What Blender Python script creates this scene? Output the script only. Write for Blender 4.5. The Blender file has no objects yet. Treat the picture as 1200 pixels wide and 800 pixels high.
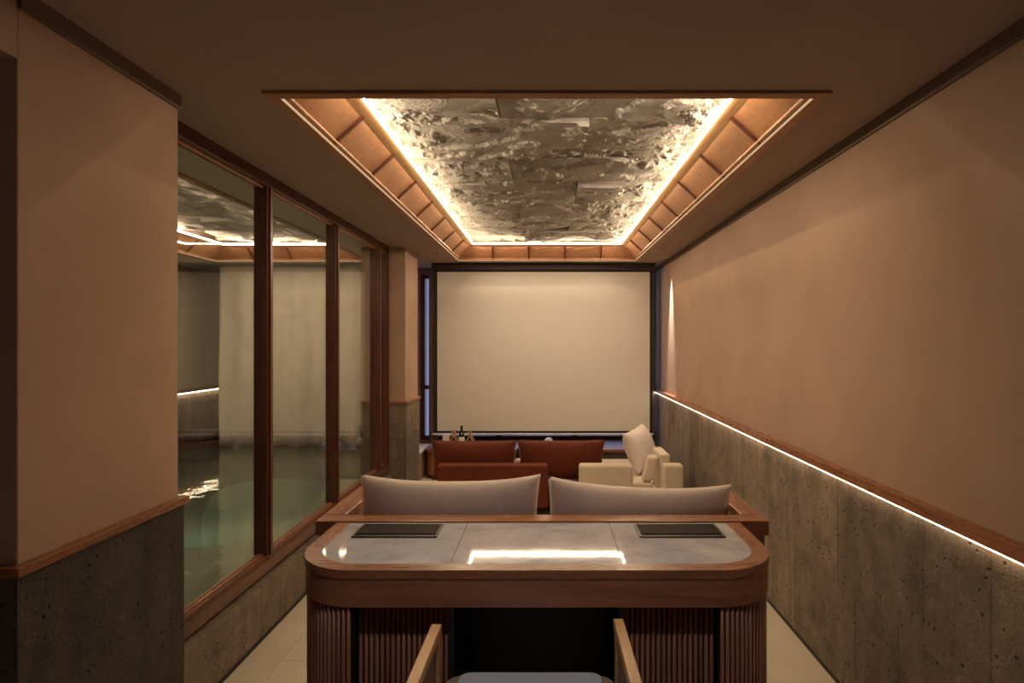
import bpy, bmesh, math, random
from mathutils import Vector, noise
random.seed(7); noise.seed_set(3)
R = math.radians
SC = bpy.context.scene
COL = SC.collection

# ------------------------------------------------------------------ camera, world, exposure
FPX, VPX, VPY, EYE = 680.0, 641.0, 400.0, 1.646      # focal length in pixels, vanishing point, eye height
cam = bpy.data.cameras.new('camera'); cam.sensor_width = 36.0
cam.lens = FPX / 1200 * 36.0
cam.shift_x = -(VPX - 600) / 1200
cam.clip_start = 0.02
camo = bpy.data.objects.new('camera', cam); COL.objects.link(camo)
camo.location = (0, 0, EYE); camo.rotation_euler = (R(90), 0, 0)
SC.camera = camo

wd = bpy.data.worlds.new('sky'); SC.world = wd; wd.use_nodes = True
wd.node_tree.nodes['Background'].inputs[0].default_value = (0.50, 0.58, 1.0, 1)
wd.node_tree.nodes['Background'].inputs[1].default_value = 0.42
vs = SC.view_settings
vs.view_transform = 'Standard'; vs.look = 'None'; vs.gamma = 1.0; vs.use_curve_mapping = False
vs.exposure = 1.22
cy = SC.cycles
cy.use_light_tree = True
cy.max_bounces = 10; cy.diffuse_bounces = 5; cy.glossy_bounces = 4; cy.transparent_max_bounces = 16
cy.caustics_reflective = False; cy.caustics_refractive = False
cy.sample_clamp_indirect = 4.0
cy.use_denoising = True

WARM = (1.0, 0.765, 0.49)
LED_COFFER, LED_UP, LED_POOL, LED_WALL, LIP_EMIT = 76.0, 15.0, 40.0, 6.0, .30
SPOT_W = 20.0

def at(px, py, Y):
    """photo pixel at depth Y -> world point"""
    return Vector(((px - VPX) * Y / FPX, Y, EYE - (py - VPY) * Y / FPX))

# ------------------------------------------------------------------ materials
class NT:
    def __init__(s, name):
        s.m = bpy.data.materials.new(name); s.m.use_nodes = True
        s.t = s.m.node_tree; s.n = s.t.nodes; s.b = s.n['Principled BSDF']; s.out = s.n['Material Output']
        s.pos = s.n.new('ShaderNodeNewGeometry').outputs['Position']
    def link(s, a, b): s.t.links.new(a, b)
    def mapping(s, scale=(1, 1, 1), rot=(0, 0, 0), src=None):
        q = s.n.new('ShaderNodeMapping'); q.inputs['Scale'].default_value = scale; q.inputs['Rotation'].default_value = rot
        s.link(src or s.pos, q.inputs['Vector']); return q.outputs[0]
    def noise(s, vec, scale, detail=4, rough=.55, dist=0):
        q = s.n.new('ShaderNodeTexNoise'); q.inputs['Scale'].default_value = scale
        q.inputs['Detail'].default_value = detail; q.inputs['Roughness'].default_value = rough
        q.inputs['Distortion'].default_value = dist
        s.link(vec, q.inputs['Vector']); return q.outputs['Fac']
    def voronoi(s, vec, scale, feature='F1'):
        q = s.n.new('ShaderNodeTexVoronoi'); q.feature = feature; q.inputs['Scale'].default_value = scale
        s.link(vec, q.inputs['Vector']); return q.outputs['Distance']
    def ramp(s, fac, stops):
        q = s.n.new('ShaderNodeValToRGB'); e = q.color_ramp.elements
        while len(e) < len(stops): e.new(0.5)
        for i, (p, c) in enumerate(stops):
            e[i].position = p
            e[i].color = (c, c, c, 1) if not hasattr(c, '__len__') else (*c, 1)
        s.link(fac, q.inputs[0]); return q.outputs[0]
    def mix(s, fac, a, b, mode='MIX'):
        q = s.n.new('ShaderNodeMix'); q.data_type = 'RGBA'; q.blend_type = mode
        for sock, v in ((q.inputs[0], fac), (q.inputs[6], a), (q.inputs[7], b)):
            if hasattr(v, 'is_linked'): s.link(v, sock)
            elif hasattr(v, '__len__'): sock.default_value = (*v, 1)
            else: sock.default_value = v
        return q.outputs[2]
    def math(s, op, a, b=None):
        q = s.n.new('ShaderNodeMath'); q.operation = op
        for sock, v in ((q.inputs[0], a), (q.inputs[1], b)):
            if v is None: continue
            if hasattr(v, 'is_linked'): s.link(v, sock)
            else: sock.default_value = v
        return q.outputs[0]
    def bump(s, h, strength=.2, dist=.01, prev=None):
        q = s.n.new('ShaderNodeBump'); q.inputs['Strength'].default_value = strength; q.inputs['Distance'].default_value = dist
        s.link(h, q.inputs['Height'])
        if prev: s.link(prev, q.inputs['Normal'])
        s.link(q.outputs[0], s.b.inputs['Normal']); return q.outputs[0]
    def col(s, c):
        if hasattr(c, 'is_linked'): s.link(c, s.b.inputs['Base Color'])
        else: s.b.inputs['Base Color'].default_value = (*c, 1)
    def rough(s, r):
        if hasattr(r, 'is_linked'): s.link(r, s.b.inputs['Roughness'])
        else: s.b.inputs['Roughness'].default_value = r
    def rnd(s): return s.n.new('ShaderNodeObjectInfo').outputs['Random']

def m_plain(name, c, rough=.5, metal=0, spec=.5):
    k = NT(name); k.col(c); k.rough(rough); k.b.inputs['Metallic'].default_value = metal
    k.b.inputs['Specular IOR Level'].default_value = spec
    return k.m

def m_plaster(name, c, amp=.06):
    k = NT(name)
    a = k.noise(k.pos, 2.2, 5, .6); b = k.noise(k.mapping((1, 1, .5)), 60, 3)
    v = k.ramp(a, [(.3, 1 - amp * 1.6), (.7, 1 + amp)])
    k.col(k.mix(1.0, c, v, 'MULTIPLY')); k.rough(.85)
    h = k.math('ADD', k.math('MULTIPLY', a, .6), b); k.bump(h, .12, .004)
    return k.m

def m_wood(name, c1, c2, axis='X', rough=.38, scale=1.0, gap=False):
    k = NT(name)
    s = [9, 9, 9]; i = 'XYZ'.index(axis); s[i] = .7
    r = k.rnd()
    off = k.n.new('ShaderNodeVectorMath'); off.operation = 'ADD'
    cmb = k.n.new('ShaderNodeCombineXYZ')
    q = k.math('MULTIPLY', r, 7.3)
    for j in range(3): k.link(q, cmb.inputs[j])
    k.link(k.pos, off.inputs[0]); k.link(cmb.outputs[0], off.inputs[1])
    v = k.mapping([a * scale for a in s], src=off.outputs[0])
    g = k.noise(v, 2.2, 8, .62, 1.2); fine = k.noise(v, 16, 4, .6)
    f = k.math('ADD', k.math('MULTIPLY', g, .75), k.math('MULTIPLY', fine, .25))
    base = k.ramp(f, [(.32, c2), (.52, c1), (.72, [x * 1.18 for x in c1])])
    tint = k.ramp(r, [(0, .86), (1, 1.12)])
    k.col(k.mix(1.0, base, tint, 'MULTIPLY'))
    k.rough(k.ramp(fine, [(.3, rough + .1), (.7, rough - .05)]))
    k.bump(fine, .08, .002)
    return k.m

def m_tile_stone(name, c, pits=True, rough=.75):
    k = NT(name)
    big = k.noise(k.pos, 1.6, 6, .6, .6); mid = k.noise(k.pos, 9, 6, .65); fine = k.noise(k.pos, 75, 4, .7)
    streak = k.noise(k.mapping((3, 3, .5)), 2.5, 5, .6, .8)
    r = k.rnd()
    base = k.ramp(mid, [(.28, [x * .62 for x in c]), (.5, c), (.75, [x * 1.35 for x in c])])
    base = k.mix(1.0, base, k.ramp(big, [(.3, .75), (.7, 1.25)]), 'MULTIPLY')
    base = k.mix(1.0, base, k.ramp(streak, [(.35, .8), (.65, 1.15)]), 'MULTIPLY')
    base = k.mix(1.0, base, k.ramp(r, [(0, .85), (1, 1.15)]), 'MULTIPLY')
    vor = k.voronoi(k.mapping((1, 1, 1)), 26)
    pit = k.ramp(vor, [(.10, 1), (.22, 0)])
    gate = k.ramp(k.noise(k.pos, 13, 2), [(.44, 0), (.54, 1)])
    pit = k.math('MULTIPLY', pit, gate)
    base = k.mix(pit, base, [x * .22 for x in c])
    vein = k.math('ABSOLUTE', k.math('SUBTRACT', k.noise(k.mapping((1, 1, 1.6), (.4, .2, .3)), 2.6, 3, .5, 1.5), .5))
    vein = k.math('MULTIPLY', k.ramp(vein, [(.0, 1), (.006, 0)]), k.ramp(k.noise(k.pos, 2.1, 2), [(.5, 0), (.62, .55)]))
    base = k.mix(vein, base, [min(1, x * 2.6) for x in c])
    spk = k.math('MULTIPLY', k.ramp(k.voronoi(k.mapping((1, 1, 1), (.7, .3, .2)), 55), [(.10, 1), (.2, 0)]), k.ramp(k.noise(k.pos, 19, 2), [(.56, 0), (.64, .7)]))
    base = k.mix(spk, base, [min(1, x * 2.2) for x in c])
    k.col(base); k.rough(rough)
    h = k.math('SUBTRACT', k.math('ADD', k.math('MULTIPLY', fine, .55), k.math('MULTIPLY', mid, .9)), k.math('MULTIPLY', pit, 1.2))
    k.bump(h, .7, .012)
    return k.m

def m_slate(name, c):
    k = NT(name)
    mid = k.noise(k.pos, 7, 6, .65, .4); fine = k.noise(k.pos, 48, 8, .75); cr = k.voronoi(k.pos, 40)
    k.col(k.ramp(mid, [(.3, [x * .72 for x in c]), (.6, c), (.8, [x * 1.2 for x in c])])); k.rough(.7)
    gate = k.ramp(k.noise(k.pos, 3.5, 4, .6, .5), [(.40, .05), (.62, 1)])
    h = k.math('MULTIPLY', k.math('ADD', fine, k.math('MULTIPLY', cr, .7)), gate)
    k.bump(h, .8, .012)
    return k.m

def m_fabric(name, c, weave=420, sheen=.3, rough=.9):
    k = NT(name)
    a = k.noise(k.pos, 5, 4, .6); w = k.noise(k.pos, weave, 2)
    k.col(k.mix(1.0, c, k.ramp(a, [(.3, .9), (.7, 1.06)]), 'MULTIPLY')); k.rough(rough)
    k.b.inputs['Sheen Weight'].default_value = sheen; k.b.inputs['Sheen Roughness'].default_value = .45
    k.b.inputs['Sheen Tint'].default_value = (*[min(1, x * 1.6 + .1) for x in c], 1)
    k.b.inputs['Specular IOR Level'].default_value = .2
    k.bump(k.math('ADD', w, k.math('MULTIPLY', a, 1.5)), .15, .004)
    return k.m

def m_marble(name):
    k = NT(name)
    a = k.noise(k.mapping((1, 1.6, 1), (0, 0, .5)), 3.2, 8, .62, 1.6); b = k.noise(k.pos, 14, 6, .6, .8)
    base = k.ramp(a, [(.3, (.38, .385, .42)), (.52, (.50, .50, .53)), (.75, (.62, .61, .62))])
    base = k.mix(1.0, base, k.ramp(b, [(.3, .88), (.7, 1.08)]), 'MULTIPLY')
    k.col(base); k.rough(.04); k.b.inputs['Specular IOR Level'].default_value = .4
    k.bump(b, .02, .002)
    return k.m

def m_emit(name, c, s):
    k = NT(name); e = k.n.new('ShaderNodeEmission'); e.inputs[0].default_value = (*c, 1); e.inputs[1].default_value = s
    k.link(e.outputs[0], k.out.inputs[0]); return k.m

def m_glass(name, tint=(.955, .96, .945), f0=.05):
    """thin pane: straight-through tint plus a mirror share that grows towards grazing angles"""
    k = NT(name)
    tr = k.n.new('ShaderNodeBsdfTransparent'); tr.inputs[0].default_value = (*tint, 1)
    gl = k.n.new('ShaderNodeBsdfGlossy'); gl.inputs['Roughness'].default_value = 0.0
    lw = k.n.new('ShaderNodeLayerWeight'); lw.inputs[0].default_value = .5
    f = k.math('ADD', k.math('MULTIPLY', k.math('POWER', lw.outputs['Facing'], 5), 1 - f0), f0)
    mx = k.n.new('ShaderNodeMixShader'); k.link(f, mx.inputs[0]); k.link(tr.outputs[0], mx.inputs[1]); k.link(gl.outputs[0], mx.inputs[2])
    k.link(mx.outputs[0], k.out.inputs[0]); return k.m

def m_water(name):
    k = NT(name)
    tr = k.n.new('ShaderNodeBsdfTransparent'); tr.inputs[0].default_value = (.55, .74, .66, 1)
    gl = k.n.new('ShaderNodeBsdfGlossy'); gl.inputs['Roughness'].default_value = .02
    bp = k.n.new('ShaderNodeBump'); bp.inputs['Strength'].default_value = .10; bp.inputs['Distance'].default_value = .03
    k.link(k.noise(k.mapping((1, 1.0, 1)), 5.5, 3, .5, .3), bp.inputs['Height'])
    k.link(bp.outputs[0], gl.inputs['Normal'])
    lw = k.n.new('ShaderNodeLayerWeight'); lw.inputs[0].default_value = .5; k.link(bp.outputs[0], lw.inputs['Normal'])
    f = k.math('ADD', k.math('MULTIPLY', k.math('POWER', lw.outputs['Facing'], 3.2), .95), .04)
    df = k.n.new('ShaderNodeBsdfDiffuse'); df.inputs[0].default_value = (.20, .30, .25, 1)
    m0 = k.n.new('ShaderNodeMixShader'); m0.inputs[0].default_value = .35
    tl = k.n.new('ShaderNodeBsdfTranslucent'); tl.inputs[0].default_value = (.16, .42, .34, 1)
    ma = k.n.new('ShaderNodeAddShader'); k.link(df.outputs[0], ma.inputs[0]); k.link(tl.outputs[0], ma.inputs[1])
    k.link(tr.outputs[0], m0.inputs[1]); k.link(ma.outputs[0], m0.inputs[2])
    mx = k.n.new('ShaderNodeMixShader'); k.link(f, mx.inputs[0]); k.link(m0.outputs[0], mx.inputs[1]); k.link(gl.outputs[0], mx.inputs[2])
    k.link(mx.outputs[0], k.out.inputs[0]); return k.m

def m_rattan(name, c):
    k = NT(name)
    w1 = k.n.new('ShaderNodeTexWave'); w1.bands_direction = 'Y'; w1.inputs['Scale'].default_value = 60; w1.inputs['Distortion'].default_value = .5
    w2 = k.n.new('ShaderNodeTexWave'); w2.bands_direction = 'Z'; w2.inputs['Scale'].default_value = 60; w2.inputs['Distortion'].default_value = .5
    k.link(k.pos, w1.inputs['Vector']); k.link(k.pos, w2.inputs['Vector'])
    h = k.math('MULTIPLY', w1.outputs['Fac'], w2.outputs['Fac'])
    k.col(k.ramp(h, [(.1, [x * .45 for x in c]), (.7, c)])); k.rough(.6); k.bump(h, .6, .003)
    return k.m

M = dict(
    plaster=m_plaster('brown beige wall plaster', (.425, .292, .22)),
    ceil=m_plaster('brown beige ceiling paint', (.36, .272, .225), .03),
    poolwall=m_plaster('pale plaster', (.60, .57, .52), .03),
    floor=m_plaster('cream floor tile', (.56, .50, .40), .05),
    grout=m_plain('floor grout', (.30, .26, .2), .9),
    black=m_plain('black recess', (.008, .008, .01), .5),
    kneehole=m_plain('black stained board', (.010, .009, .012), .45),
    stone=m_tile_stone('pitted brown basalt', (.195, .15, .115)),
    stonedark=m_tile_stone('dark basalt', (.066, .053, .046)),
    poolstone=m_tile_stone('wet pool stone', (.15, .19, .16)),
    rock=m_tile_stone('rough wet rock', (.16, .135, .10)),
    slate=m_slate('split slate', (.42, .40, .375)),
    teakX=m_wood('teak grain x', (.38, .185, .095), (.25, .112, .055), 'X', .42),
    teakY=m_wood('teak grain y', (.38, .185, .095), (.25, .112, .055), 'Y', .42),
    teakpanel=m_wood('teak panel', (.42, .215, .11), (.31, .148, .072), 'X', .4),
    walX=m_wood('walnut grain x', (.30, .125, .062), (.16, .06, .032), 'X', .27),
    walY=m_wood('walnut grain y', (.30, .125, .062), (.16, .06, .032), 'Y', .27),
    walZ=m_wood('walnut grain z', (.27, .11, .055), (.14, .055, .03), 'Z', .34),
    rod=m_wood('walnut rod', (.24, .095, .052), (.14, .05, .03), 'Z', .33),
    mahY=m_wood('dark red frame wood y', (.10, .029, .017), (.05, .016, .011), 'Y', .32),
    mahZ=m_wood('dark red frame wood z', (.10, .029, .017), (.05, .016, .011), 'Z', .32),
    sillY=m_wood('red sill wood', (.125, .050, .028), (.075, .028, .017), 'Y', .3),
    oakY=m_wood('light oak', (.50, .29, .13), (.36, .19, .08), 'Y', .4),
    glass=m_glass('window glass'),
    water=m_water('green pool water'),
    marble=m_marble('polished grey marble'),
    bronze=m_plain('dark bronze', (.05, .036, .029), .4, .3),
    bronzelid=m_plain('dark bronze lid', (.022, .016, .013), .6, .0, .1),
    screen=m_plain('white screen cloth', (.80, .78, .74), .75, 0, .3),
    screenback=m_plain('screen border', (.018, .015, .016), .6),
    housing=m_plain('screen housing', (.03, .022, .02), .5),
    whitebar=m_plain('white bar', (.8, .78, .74), .5),
    chrome=m_plain('brushed metal', (.6, .58, .55), .3, 1),
    cushion=m_fabric('grey beige linen', (.74, .65, .60), 380),
    cream=m_fabric('cream boucle', (.62, .54, .44), 160, .3),
    rust=m_fabric('rust velvet', (.13, .029, .014), 300, .5, .7),
    seatfab=m_fabric('blue grey seat fabric', (.55, .56, .64), 380),
    seattan=m_fabric('tan seat side', (.30, .22, .16), 300),
    curtain=m_fabric('pale curtain', (.74, .71, .66), 250, .1),
    greycurtain=m_fabric('grey curtain', (.32, .29, .29), 250, .1),
    rattan=m_rattan('woven cane', (.34, .17, .10)),
    bottleglass=m_plain('dark bottle glass', (.012, .012, .016), .12),
    label=m_plain('paper label', (.72, .70, .66), .7),
    labelred=m_plain('rust paper label', (.42, .12, .05), .6),
    blueglow=m_plain('bluish glow ball', (.55, .60, .80), .12),
    paper=m_plain('white card', (.78, .75, .72), .7),
    led=m_emit('coffer led', WARM, LED_COFFER),
    ledup=m_emit('coffer led upward', WARM, LED_UP),
    cornice=m_plain('dark cornice paint', (.15, .095, .066), .6),
    ledpool=m_emit('pool coffer led', WARM, LED_POOL),
    ledwall=m_emit('wainscot led', WARM, LED_WALL),
    lipemit=m_emit('lip emissive strip', (1, .66, .34), LIP_EMIT),
    lens=m_emit('downlight lens', (1, .82, .62), 4.0),
    poollamp=m_emit('underwater lamp', (.35, 1, .8), 7.0),
)

# ------------------------------------------------------------------ builders
class MB:
    def __init__(s): s.v = []; s.f = []
    def add(s, vs, fs):
        o = len(s.v); s.v += [tuple(p) for p in vs]; s.f += [tuple(i + o for i in f) for f in fs]; return s
    def box(s, x0, x1, y0, y1, z0, z1):
        return s.add([(x0, y0, z0), (x1, y0, z0), (x1, y1, z0), (x0, y1, z0), (x0, y0, z1), (x1, y0, z1), (x1, y1, z1), (x0, y1, z1)],
                     [(0, 3, 2, 1), (4, 5, 6, 7), (0, 1, 5, 4), (1, 2, 6, 5), (2, 3, 7, 6), (3, 0, 4, 7)])
    def hexa(s, bottom, top):
        return s.add(list(bottom) + list(top), [(0, 3, 2, 1), (4, 5, 6, 7), (0, 1, 5, 4), (1, 2, 6, 5), (2, 3, 7, 6), (3, 0, 4, 7)])
    def prism(s, poly, z0, z1):
        n = len(poly)
        return s.add([(x, y, z0) for x, y in poly] + [(x, y, z1) for x, y in poly],
                     [tuple(reversed(range(n))), tuple(range(n, 2 * n))] + [(i, (i + 1) % n, n + (i + 1) % n, n + i) for i in range(n)])
    def strip(s, outer, inner, z0, z1):
        """band between two open polylines of equal length"""
        n = len(outer)
        vs = [(x, y, z0) for x, y in outer] + [(x, y, z0) for x, y in inner] + [(x, y, z1) for x, y in outer] + [(x, y, z1) for x, y in inner]
        fs = []
        for i in range(n - 1):
            a, b, c, d = i, i + 1, n + i + 1, n + i
            fs += [(a, d, c, b), (2 * n + a, 2 * n + b, 2 * n + c, 2 * n + d), (a, b, 2 * n + b, 2 * n + a), (c, d, 2 * n + d, 2 * n + c)]
        for i in (0, n - 1):
            q = (i, n + i, 3 * n + i, 2 * n + i); fs.append(q if i else q[::-1])
        return s.add(vs, fs)
    def tube(s, pts, r, n=8, cap=True):
        pts = [Vector(p) for p in pts]; rr = r if hasattr(r, '__len__') else [r] * len(pts)
        vs = []; fs = []
        for i, p in enumerate(pts):
            d = (pts[min(i + 1, len(pts) - 1)] - pts[max(i - 1, 0)]).normalized()
            u = d.cross(Vector((0, 0, 1)) if abs(d.z) < .9 else Vector((1, 0, 0))).normalized(); w = d.cross(u)
            vs += [p + (u * math.cos(2 * math.pi * k / n) + w * math.sin(2 * math.pi * k / n)) * rr[i] for k in range(n)]
        for i in range(len(pts) - 1):
            for k in range(n):
                fs.append((i * n + k, i * n + (k + 1) % n, (i + 1) * n + (k + 1) % n, (i + 1) * n + k))
        if cap: fs += [tuple(reversed(range(n))), tuple(range((len(pts) - 1) * n, len(pts) * n))]
        return s.add(vs, fs)
    def lathe(s, prof, n=20, c=(0, 0, 0)):
        vs = []; fs = []
        for r, z in prof:
            vs += [(c[0] + r * math.cos(2 * math.pi * k / n), c[1] + r * math.sin(2 * math.pi * k / n), c[2] + z) for k in range(n)]
        for i in range(len(prof) - 1):
            for k in range(n):
                fs.append((i * n + k, i * n + (k + 1) % n, (i + 1) * n + (k + 1) % n, (i + 1) * n + k))
        fs += [tuple(reversed(range(n))), tuple(range((len(prof) - 1) * n, len(prof) * n))]
        return s.add(vs, fs)
    def mesh(s, name, mat=None, smooth=False):
        me = bpy.data.meshes.new(name); me.from_pydata(s.v, [], s.f); me.update()
        bm = bmesh.new(); bm.from_mesh(me); bmesh.ops.recalc_face_normals(bm, faces=bm.faces); bm.to_mesh(me); bm.free()
        if smooth: me.polygons.foreach_set('use_smooth', [True] * len(me.polygons))
        if mat: me.materials.append(M[mat])
        return me
    def build(s, name, mat, parent=None, bevel=0, smooth=False, loc=None, seg=2):
        """vertices are world coordinates; with a parent they are moved into its frame"""
        o = bpy.data.objects.new(name, s.mesh(name, mat, smooth)); COL.objects.link(o)
        if parent is not None:
            o.parent = parent
            if parent.get('_abs'): 
                pl = Vector(parent['_abs']); o.matrix_parent_inverse.identity()
                o.data.transform(__import__('mathutils').Matrix.Translation(-pl))
                o['_abs'] = list(pl)
        else: o['_abs'] = [0, 0, 0]
        if loc: o.location = loc
        if bevel: add_bevel(o, bevel, seg)
        return o

def add_bevel(o, w, seg=2):
    b = o.modifiers.new('bevel', 'BEVEL'); b.width = w; b.segments = seg; b.limit_method = 'ANGLE'; b.angle_limit = R(40)
    b.harden_normals = False

def tag(o, label, cat=None, group=None, kind=None):
    o['label'] = label
    if cat: o['category'] = cat
    if group: o['group'] = group
    if kind: o['kind'] = kind
    return o

def thing(name, label, cat, loc=(0, 0, 0), group=None, kind=None):
    o = bpy.data.objects.new(name, None); COL.objects.link(o); o.location = loc; o['_abs'] = list(loc); o.empty_display_size = .1
    return tag(o, label, cat, group, kind)

def inst(name, me, parent, world):
    """one more object that shares mesh data, placed at a world point under parent"""
    o = bpy.data.objects.new(name, me); COL.objects.link(o); o.parent = parent
    o.location = Vector(world) - Vector(parent['_abs']); return o

def cushion_mb(w, h, t, px=.10, pz=.10, nx=28, nz=20, lumps=0.006, seed=0):
    """pillow in its own frame: width along x, height along z, thickness along y, with pulled-out corners"""
    mb = MB()
    for side in (-1, 1):
        vs = []
        for j in range(nz + 1):
            for i in range(nx + 1):
                u = -1 + 2 * i / nx; v = -1 + 2 * j / nz
                u = math.sin(u * math.pi / 2) * .5 + u * .5; v = math.sin(v * math.pi / 2) * .5 + v * .5
                x = w / 2 * u * (1 - px * (1 - v * v)); z = h / 2 * v * (1 - pz * (1 - abs(u) ** 2.6))
                e = max(0, 1 - abs(u) ** 2.6) * max(0, 1 - abs(v) ** 2.6)
                y = side * t / 2 * e ** .45
                if e > 0: y += side * lumps * noise.noise(Vector((x * 6 + seed, z * 6, side))) * min(1, e * 3)
                vs.append((x, y, z))
        n = nx + 1
        fs = [(j * n + i, j * n + i + 1, (j + 1) * n + i + 1, (j + 1) * n + i) for j in range(nz) for i in range(nx)]
        mb.add(vs, fs)
    return mb
def weld(o):
    bm = bmesh.new(); bm.from_mesh(o.data); bmesh.ops.remove_doubles(bm, verts=bm.verts, dist=1e-5)
    bmesh.ops.recalc_face_normals(bm, faces=bm.faces); bm.to_mesh(o.data); bm.free()

# ------------------------------------------------------------------ dimensions (metres)
CEIL, ROOF = 2.60, 2.95
XR, XGL = 1.413, -1.64
RAIL = 1.046
YB, YF = -1.3, 7.6                     # wall behind the viewer, wall with the screen
PX = -1.43                             # room-side face of the two pillars

# ------------------------------------------------------------------ floor
fl = MB().box(-2.5, 1.6, YB - .2, YF + .2, -.12, -.006).build('floor', 'grout'); tag(fl, 'cream stone tile floor', kind='structure')
tw, tl = .80, .80
tile_me = {}
def span(a, b, step, start):
    c = [a]; q = start
    while q < b - .01:
        if q > a + .01: c.append(q)
        q += step
    return c + [b]
for ix, (xa, xb) in enumerate(zip(span(-2.45, XR, tw, -2.17)[:-1], span(-2.45, XR, tw, -2.17)[1:])):
    ys = span(YB, YF, tl, -1.0 + .4 * (ix % 2))
    for ya, yb in zip(ys[:-1], ys[1:]):
        if xb <= -1.5 and ya > 1.6: continue
        MB().box(xa + .001, xb - .001, ya + .001, yb - .001, -.006, 0).build('tile', 'floor', fl)

# ------------------------------------------------------------------ walls
wr = MB().box(XR, 1.6, YB - .2, YF + .2, 0, ROOF).build('wall_right', 'plaster'); tag(wr, 'brown plastered wall above a stone wainscot', kind='structure')
for row, (za, zb) in enumerate(((.03, .515), (.515, RAIL - .045))):
    ys = span(YB, YF, .32, YB + .08 + .16 * row)
    for ya, yb in zip(ys[:-1], ys[1:]):
        t = random.uniform(0, .0025)
        MB().box(XR - .020 - t, XR, ya + .0006, yb - .0006, za + .0006, zb - .0006).build('stone_tile', 'stone', wr)
bb = MB().box(XR - .018, XR, YB, YF, 0, .03).build('baseboard_right', 'black'); tag(bb, 'black skirting under the stone wainscot', kind='structure')
tr = MB().box(XR - .0445, XR, YB, YF, RAIL - .036, RAIL).box(XR - .050, XR - .0445, YB, YF, RAIL - .0375, RAIL).build('trim_1', 'walY'); tag(tr, 'walnut rail capping the stone wainscot', kind='structure')
led = MB().box(XR - .044, XR - .039, YB + .02, YF - .02, RAIL - .0445, RAIL - .0365).build('led_strip', 'ledwall')
tag(led, 'warm led strip glowing under the walnut wainscot rail on the plaster wall', 'led strip')
cr = MB().box(XR - .012, XR, YB, YF, CEIL - .055, CEIL).build('trim_2', 'cornice'); tag(cr, 'dark cornice band along the top of the plaster wall', kind='structure')

wb = MB().box(-2.5, -.35, YB - .15, YB, 0, ROOF).box(.55, 1.6, YB - .15, YB, 0, ROOF).box(-.35, .55, YB - .15, YB, 1.95, ROOF).box(-.35, .55, YB - .15, YB, 0, .95)
wb = wb.build('wall_back', 'plaster'); tag(wb, 'plastered wall with a small window', kind='structure')
w3 = thing('window_3', 'small wood framed window in the plastered wall', None, (0.1, YB, .95), kind='structure')
for x in (-.35, .075, .50): MB().box(x, x + .05, YB - .09, YB - .03, .95, 1.95).build('frame_post', 'mahZ', w3)
for z in (.95, 1.90):
    for xa, xb in ((-.30, .075), (.125, .50)): MB().box(xa, xb, YB - .09, YB - .03, z, z + .05).build('frame_rail', 'mahY', w3)
for xa, xb in ((-.30, .075), (.125, .50)): MB().box(xa, xb, YB - .064, YB - .058, 1.0, 1.90).build('pane', 'glass', w3)

# far wall with the daylight window behind the screen
wf = MB().box(-1.66, 1.6, YF, YF + .15, 0, .36).box(-1.66, 1.6, YF, YF + .15, 2.53, ROOF).box(-1.95, -1.66, YF, YF + .15, 0, ROOF)
wf = wf.build('wall_front', 'plaster'); tag(wf, 'end wall with the window behind the projection screen', kind='structure')
w2 = thing('window_2', 'wide dark wood window behind the projection screen', None, (-.1, YF, .36), kind='structure')
for x in (-1.66, -.66, .34, 1.35): MB().box(x, x + .06, YF + .0, YF + .08, .36, 2.53).build('frame_post', 'mahZ', w2)
for z in (.36, 1.02, 2.47): MB().box(-1.60, 1.35, YF + .01, YF + .07, z, z + .05).build('frame_rail', 'mahY', w2)
MB().box(-1.60, 1.35, YF + .035, YF + .041, .41, 2.47).build('pane', 'glass', w2)
# wall between the far pillar and the end wall
wl = MB().box(-1.95, -1.72, 6.44, YF, 0, ROOF).build('wall_left', 'plaster'); tag(wl, 'short plastered wall beside the end window', kind='structure')
MB().box(-1.72, -1.47, 6.44, 7.30, .335, .36).build('trim_3', 'whitebar', bevel=.003)  # daylight on the ledge is put into its white colour
bpy.data.objects['trim_3']['kind'] = 'structure'; bpy.data.objects['trim_3']['label'] = 'window ledge beside the far pillar, coloured white for the daylight on it'
pb = MB().box(-1.72, -1.50, 6.44, 7.30, 0, .335).build('trim_4', 'plaster'); tag(pb, 'low plastered parapet under the white ledge', kind='structure')

# roof slab over everything
rf = MB().box(-5.0, 1.75, YB - .3, 8.6, ROOF, ROOF + .1).build('roof', 'ceil'); tag(rf, 'slab over the rooms', kind='structure')

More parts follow.
